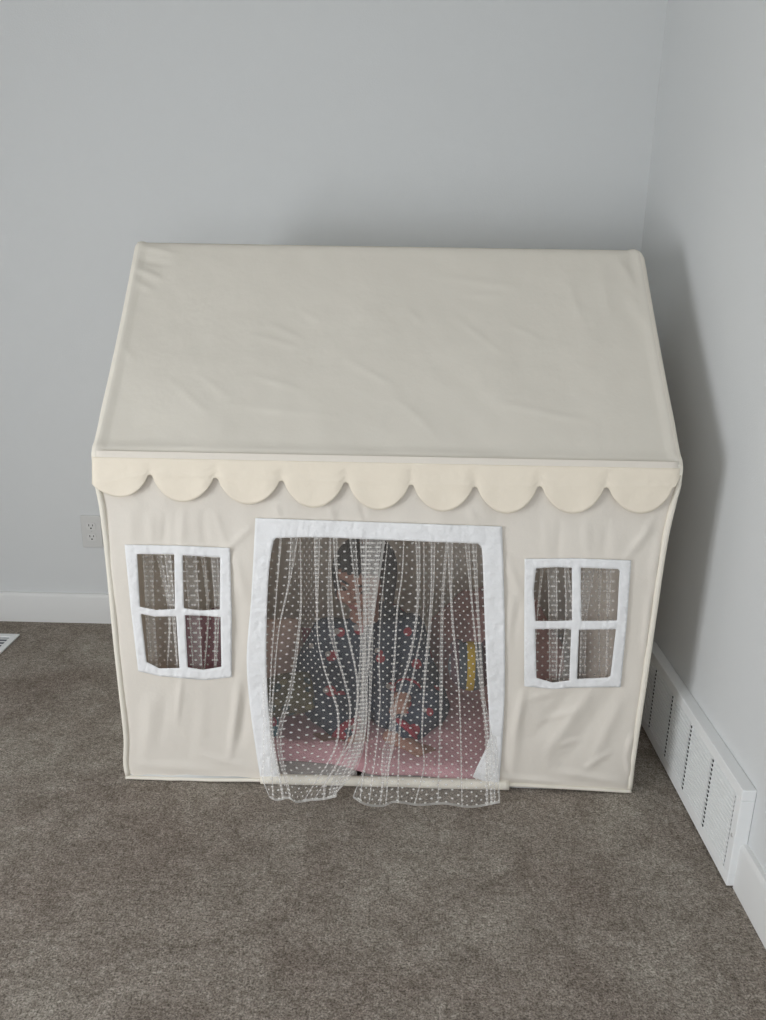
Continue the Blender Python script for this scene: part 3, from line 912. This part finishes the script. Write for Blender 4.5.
def blanket(name, x0, x1, yf, yb, zf, mat, n=70, m_=50, thick=.014):
    top = []
    for j in range(m_+1):
        v = j/m_; row = []
        for i in range(n+1):
            u = i/n; x = lerp(x0, x1, u); y = lerp(yf(x), yb(x), v)
            z = zf(x, y)
            e = min(u, 1-u, v*.8, 1-v)
            z = .018+(z-.018)*min(1, (max(0, e)/.045))**.5
            row.append((x, y, z))
        top.append(row)
    low = [[(x, y, .0175) for x, y, z in r] for r in top]
    mb = MB(); mb.grid(top); mb.grid(low, flip=True)
    return build(mb, name, mat, None, (0, .3, .0175), merge=3e-4)
def zf1(x, y):
    z = .040+.010*noise.noise(Vector((x*7, y*7, 1)))+.006*noise.noise(Vector((x*16, y*16, 4)))
    z += .018*math.exp(-((y-.09)/.045)**2)*sstep(-.05, -.12, x)
    return max(.026, z)
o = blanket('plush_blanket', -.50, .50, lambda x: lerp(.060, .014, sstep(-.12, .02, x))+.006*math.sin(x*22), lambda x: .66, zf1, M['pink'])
tag(o, 'fluffy pink blanket spread on the floor inside the tent', 'blanket')

def settle(o):
    off = wloc(o)
    for v in o.data.vertices:
        z = zf1(v.co.x+off.x, v.co.y+off.y)+.002
        if v.co.z+off.z < z: v.co.z = z-off.z
    return o

def pillow(name, c, dim, rot, mat, label, cat, bulge=1.0, seam=True, n=26):
    """stuffed cushion, its seam a part"""
    Rm = Matrix.Translation(c) @ Matrix.Rotation(rot[2], 4, 'Z') @ Matrix.Rotation(rot[1], 4, 'Y') @ Matrix.Rotation(rot[0], 4, 'X')
    mb = MB()
    for sg in (1, -1):
        rows = []
        for j in range(n+1):
            row = []
            for i in range(n+1):
                a, b = 2*i/n-1, 2*j/n-1
                h = ((1-a*a)*(1-b*b))**.42*bulge
                pin = 1-.10*(a*a*b*b) - .05*(1-abs(a))*(abs(b)**3) - .05*(1-abs(b))*(abs(a)**3)
                w = 1+.10*noise.noise(Vector((a*2.2+c[0]*9, b*2.2, sg)))
                row.append(Rm @ Vector((a*dim[0]/2*pin, b*dim[1]/2*pin, sg*h*dim[2]/2*w)))
            rows.append(row)
        mb.grid(rows, flip=(sg < 0))
    o = settle(build(mb, name, mat, None, c, merge=2e-4))
    return tag(o, label, cat)
PI = math.pi
pillow('pillow', at(271, 662, 1, .40), (.20, .26, .09), (PI/2-.35, 0, .25), M['beige'], 'beige pink pillow propped up at left inside the tent', 'pillow')
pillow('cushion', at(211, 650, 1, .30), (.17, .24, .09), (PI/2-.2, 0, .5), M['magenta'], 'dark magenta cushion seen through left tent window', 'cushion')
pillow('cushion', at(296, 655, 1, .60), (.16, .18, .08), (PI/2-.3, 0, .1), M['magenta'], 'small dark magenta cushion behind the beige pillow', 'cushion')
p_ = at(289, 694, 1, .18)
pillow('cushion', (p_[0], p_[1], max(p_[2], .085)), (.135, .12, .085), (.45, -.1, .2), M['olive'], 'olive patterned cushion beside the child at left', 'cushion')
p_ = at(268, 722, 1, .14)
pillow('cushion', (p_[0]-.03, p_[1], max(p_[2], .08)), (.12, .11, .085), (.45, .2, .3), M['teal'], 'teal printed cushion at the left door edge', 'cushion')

def heap(name, c, r, mat, label, cat, seed):
    mb = MB(); nu, nv = 48, 26; rows = []
    for j in range(nv+1):
        th = PI/2*j/nv; row = []
        for i in range(nu+1):
            ph = 2*PI*(i % nu)/nu
            d = Vector((math.sin(th)*math.cos(ph), math.sin(th)*math.sin(ph), math.cos(th)))
            w = 1+.16*noise.noise(d*2.1+Vector((seed, 0, 0)))+.07*noise.noise(d*5+Vector((0, seed, 0)))
            row.append((c[0]+r[0]*d.x*w, c[1]+r[1]*d.y*w, c[2]+r[2]*d.z*w))
        rows.append(row)
    mb.grid(rows)
    o = settle(build(mb, name, mat, None, c, merge=1e-4))
    return tag(o, label, cat)
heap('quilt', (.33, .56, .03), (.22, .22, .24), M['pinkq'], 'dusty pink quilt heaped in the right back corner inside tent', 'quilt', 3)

# striped plush at the right
c = Vector(at(471, 666, 1, .26)); 
mb = MB(); mb.ball(c, (.062, .055, .068), None, 32, 20)
pl = build(mb, 'plush_toy', M['yellow'], None, (c.x-.035, c.y, c.z))
tag(pl, 'round yellow and grey striped plush toy on the pink quilt at right', 'soft toy')
for s in (-1, 1):
    mb = MB(); mb.ball((c.x+s*.04, c.y, c.z+.058), (.018, .012, .020), None, 16, 10)
    build(mb, 'ear', M['yellow'], pl)

# ------------------------------------------------------------------ the child
def J(px, py, y): return Vector(at(px, py, 1, y))
root_p = Vector((-.01, .42, .05))
child = empty('person', root_p, 'person in navy red-printed pyjamas sitting cross-legged behind the sheer door curtain', 'person')
neck = J(364, 622, .335); chest = J(368, 655, .36); waist = Vector((-.005, .42, .19)); pelvis = Vector((-.005, .44, .125))
shR, shL = J(328, 634, .345), J(409, 630, .345)
elR, elL = J(309, 672, .29), J(417, 662, .31)
wrR, wrL = J(338, 705, .20), J(408, 690, .225)
hipR, hipL = Vector((-.075, .42, .115)), Vector((.065, .42, .115))
knR, knL = J(324, 700, .225), J(427, 706, .23)
anR, anL = J(352, 739, .135), J(397, 739, .135)
hc = J(364, 574, .315)
HM = Matrix.Translation(hc) @ Matrix.Rotation(-.32, 4, 'Z') @ Matrix.Rotation(.22, 4, 'X') @ Matrix.Rotation(.06, 4, 'Y')   # face looks along -Y, a little down and aside

body = MB()
# skull, jaw, cheeks, nose, ears
body.ball((0, .006, .014), (.070, .084, .080), HM); body.ball((0, -.018, -.038), (.056, .060, .056), HM)
body.ball((0, -.030, -.070), (.030, .034, .024), HM)
for s in (-1, 1):
    body.ball((s*.030, -.056, -.036), (.026, .022, .024), HM)
    body.ball((s*.071, .004, -.016), (.009, .018, .026), HM)
body.ball((0, -.078, -.026), (.0105, .012, .011), HM); body.ball((0, -.074, -.012), (.008, .010, .018), HM)
body.ball((0, -.070, -.052), (.019, .010, .008), HM)
nk = HM @ Vector((0, .014, -.070))
body.limb([nk, neck, chest, waist, pelvis], [.036, .042, .082, .080, .088])
for sh, el, wr in ((shR, elR, wrR), (shL, elL, wrL)): body.limb([chest.lerp(sh, .5)+Vector((0, 0, .02)), sh, el, wr], [.05, .036, .028, .021])
for hp, kn, an in ((hipR, knR, anR), (hipL, knL, anL)): body.limb([pelvis, hp, kn, an], [.07, .064, .044, .028])
def hand(wr, d, up, side):
    d = d.normalized(); s = d.cross(up).normalized()*side; up = s.cross(d).normalized()*(1 if side > 0 else -1)
    if up.z < 0: up = -up
    pc = wr+d*.030
    body.limb([wr, pc, wr+d*.045+s*.008, wr+d*.045-s*.008], [.019, .019, .015, .015])
    for k, (o_, L) in enumerate(((.0175, .034), (.006, .039), (-.006, .036), (-.0165, .028))):
        a = wr+d*.052+s*o_; b = a+d*L*.45+s*o_*.25-up*.004; c_ = b+d*L*.40-up*.012; e = c_+d*L*.12-up*.010
        body.limb([wr+d*.032+s*o_*.8, a, b, c_, e], [.008, .0066, .0060, .0054, .0046])
    a = wr+d*.016+s*.018
    body.limb([wr+d*.012+s*.008, a+s*.008+d*.006, a+s*.016+d*.020-up*.004, a+s*.018+d*.031-up*.008], [.010, .0078, .0066, .0054])
hand(wrR, Vector((.6, -.55, -.35)), Vector((0, 0, 1)), -1)
hand(wrL, Vector((-.35, -.75, -.45)), Vector((0, 0, 1)), 1)
def foot(an, toe, out_):
    d = (toe-an).normalized(); s = d.cross(Vector((0, 0, 1))).normalized()
    body.limb([an-d*.018-Vector((0, 0, .006)), an+d*.03, an+d*.07], [.024, .024, .020])
    for k in range(5):
        o_ = (k-2)*.0095*out_; L = .098-.005*abs(k-0 if out_ > 0 else k)
        body.limb([an+d*.055+s*o_*.7, an+d*.078+s*o_, an+d*L+s*o_*1.05], [.012, .0095, .0085-.0006*k])
foot(anL, J(427, 757, .085), 1); foot(anR, J(318, 752, .12), -1)
bo = build(body, 'body', M['skin'], child, mods=[('REMESH', dict(mode='VOXEL', voxel_size=.0032)), ('SMOOTH', dict(factor=.5, iterations=3))])
bake(bo); settle(bo)
# pyjama top
tp = MB()
tp.limb([neck-Vector((0, 0, .016)), chest, waist, pelvis], [.050, .096, .104, .108])
tp.limb([chest+Vector((-.03, 0, 0)), chest+Vector((.03, 0, 0))], [.094, .094])
for sh, el, wr in ((shR, elR, wrR), (shL, elL, wrL)): tp.limb([chest.lerp(sh, .5)+Vector((0, 0, .012)), sh, el, el.lerp(wr, .92)], [.062, .049, .044, .034])
# lap of the long top resting over the thighs
tp.limb([pelvis, J(352, 700, .26), J(352, 716, .20)], [.10, .062, .036]); tp.limb([pelvis, J(385, 700, .26), J(386, 716, .20)], [.10, .062, .036])
topo = build(tp, 'pyjama_top', M['pajama'], child, mods=[('REMESH', dict(mode='VOXEL', voxel_size=.005)), ('SMOOTH', dict(factor=.5, iterations=6))])
bake(topo)
for v in topo.data.vertices:
    v.co += v.normal*(.006*noise.noise(v.co*14)+.003*noise.noise(v.co*34))
settle(topo)
for el, wr in ((elR, wrR), (elL, wrL)):
    mb = MB(); a, b = el.lerp(wr, .86), el.lerp(wr, .98)
    mb.tube([a, a.lerp(b, .3), a.lerp(b, .7), b], [.034, .037, .035, .028], 20)
    o = build(mb, 'cuff', M['cuff'], topo); o['label'] = 'red ribbed cuff'
tr = MB()
for hp, kn, an in ((hipR, knR, anR), (hipL, knL, anL)): tr.limb([pelvis, hp, kn, kn.lerp(an, .78)], [.096, .080, .062, .044])
tro = build(tr, 'pyjama_trousers', M['pajama'], child, mods=[('REMESH', dict(mode='VOXEL', voxel_size=.005)), ('SMOOTH', dict(factor=.5, iterations=6))])
bake(tro)
for v in tro.data.vertices:
    v.co += v.normal*(.006*noise.noise(v.co*13)+.003*noise.noise(v.co*30))
settle(tro)
for kn, an in ((knR, anR), (knL, anL)):
    mb = MB(); a, b = kn.lerp(an, .74), kn.lerp(an, .90)
    mb.tube([a, a.lerp(b, .3), a.lerp(b, .7), b], [.042, .046, .042, .034], 20)
    o = build(mb, 'cuff', M['cuff'], tro); o['label'] = 'red ribbed cuff'
# hair: chin length, parted over the brow
mb = MB(); rows = []
NA, NB = 72, 26
for j in range(NB+1):
    row = []
    for i in range(NA+1):
        ph = 2*PI*(i % NA)/NA                     # 0 = +x, face at -y (3pi/2)
        fr = (1-math.sin(ph))/2                   # 1 at the face, 0 at the back
        low = lerp(-.100, .050, sstep(.60, .86, fr))
        if fr > .86: low += .006*math.sin(ph*23)
        t = j/NB
        zt_ = .100
        z = lerp(zt_, low, t**1.1)
        rz = (z-.014)/.088
        rad = math.sqrt(max(0, 1-rz*rz)) if z > .014 else 1.0-.10*sstep(.0, -.10, z)
        strand = 1+.022*math.sin(ph*31+3*noise.noise(Vector((math.cos(ph)*3, math.sin(ph)*3, 0))))*sstep(0, .4, t)
        row.append(HM @ Vector((.080*rad*math.cos(ph)*strand, .006+.093*rad*math.sin(ph)*strand, z)))
    rows.append(row)
mb.grid(rows)
build(mb, 'hair', M['hair'], child, merge=1e-4, mods=[SOL(.008, 0)])
for s in (-1, 1):
    mb = MB()
    mb.ball((s*.027, -.0665, -.004), (.0120, .0092, .0058), HM, 20, 14)
    mb.ball((s*.027-.001, -.0735, -.005), (.0066, .0038, .0056), HM, 16, 10, 1)
    build(mb, 'eye', [M['eyew'], M['iris']], child)
    mb = MB(); mb.tube([HM @ Vector((s*x, y, z)) for x, y, z in ((.012, -.078, .014), (.026, -.077, .019), (.042, -.064, .014))], [.0022, .003, .0018], 8)
    build(mb, 'eyebrow', M['hair'], child)
mb = MB(); mb.ball((0, -.0795, -.050), (.0165, .0045, .0032), HM, 20, 10); mb.ball((0, -.0785, -.0555), (.0135, .0045, .0036), HM, 20, 10)
build(mb, 'mouth', M['lip'], child)

# ================================================================== LIGHT
def area(name, loc, rot, sx, sy, power, col):
    l = bpy.data.lights.new(name, 'AREA'); l.shape = 'RECTANGLE'; l.size = sx; l.size_y = sy
    l.energy = power; l.color = col
    o = bpy.data.objects.new(name, l); COL.objects.link(o); o.location = loc; o.rotation_euler = rot
    return o
area('window_or_fill_light', (XL-.06, (W1[0]+W1[1])/2, (W1[2]+W1[3])/2), (0, -PI/2, 0), W1[3]-W1[2], W1[1]-W1[0], 88, (.97, .985, 1.0))
area('window_or_fill_light', ((W2[0]+W2[1])/2, YF-.06, (W2[2]+W2[3])/2), (PI/2, 0, 0), W2[1]-W2[0], W2[3]-W2[2], 29, (.97, .985, 1.0))  # added fill light from behind the camera
w = bpy.data.worlds.new('world'); scene.world = w; w.use_nodes = True
w.node_tree.nodes['Background'].inputs[0].default_value = (.75, .85, 1, 1)
w.node_tree.nodes['Background'].inputs[1].default_value = .6

vs = scene.view_settings
vs.view_transform = 'Standard'; vs.look = 'None'; vs.exposure = -0.60; vs.gamma = 1.0; vs.use_curve_mapping = False
scene.cycles.transparent_max_bounces = 48
scene.cycles.max_bounces = 14
scene.cycles.diffuse_bounces = 8
scene.cycles.transmission_bounces = 12
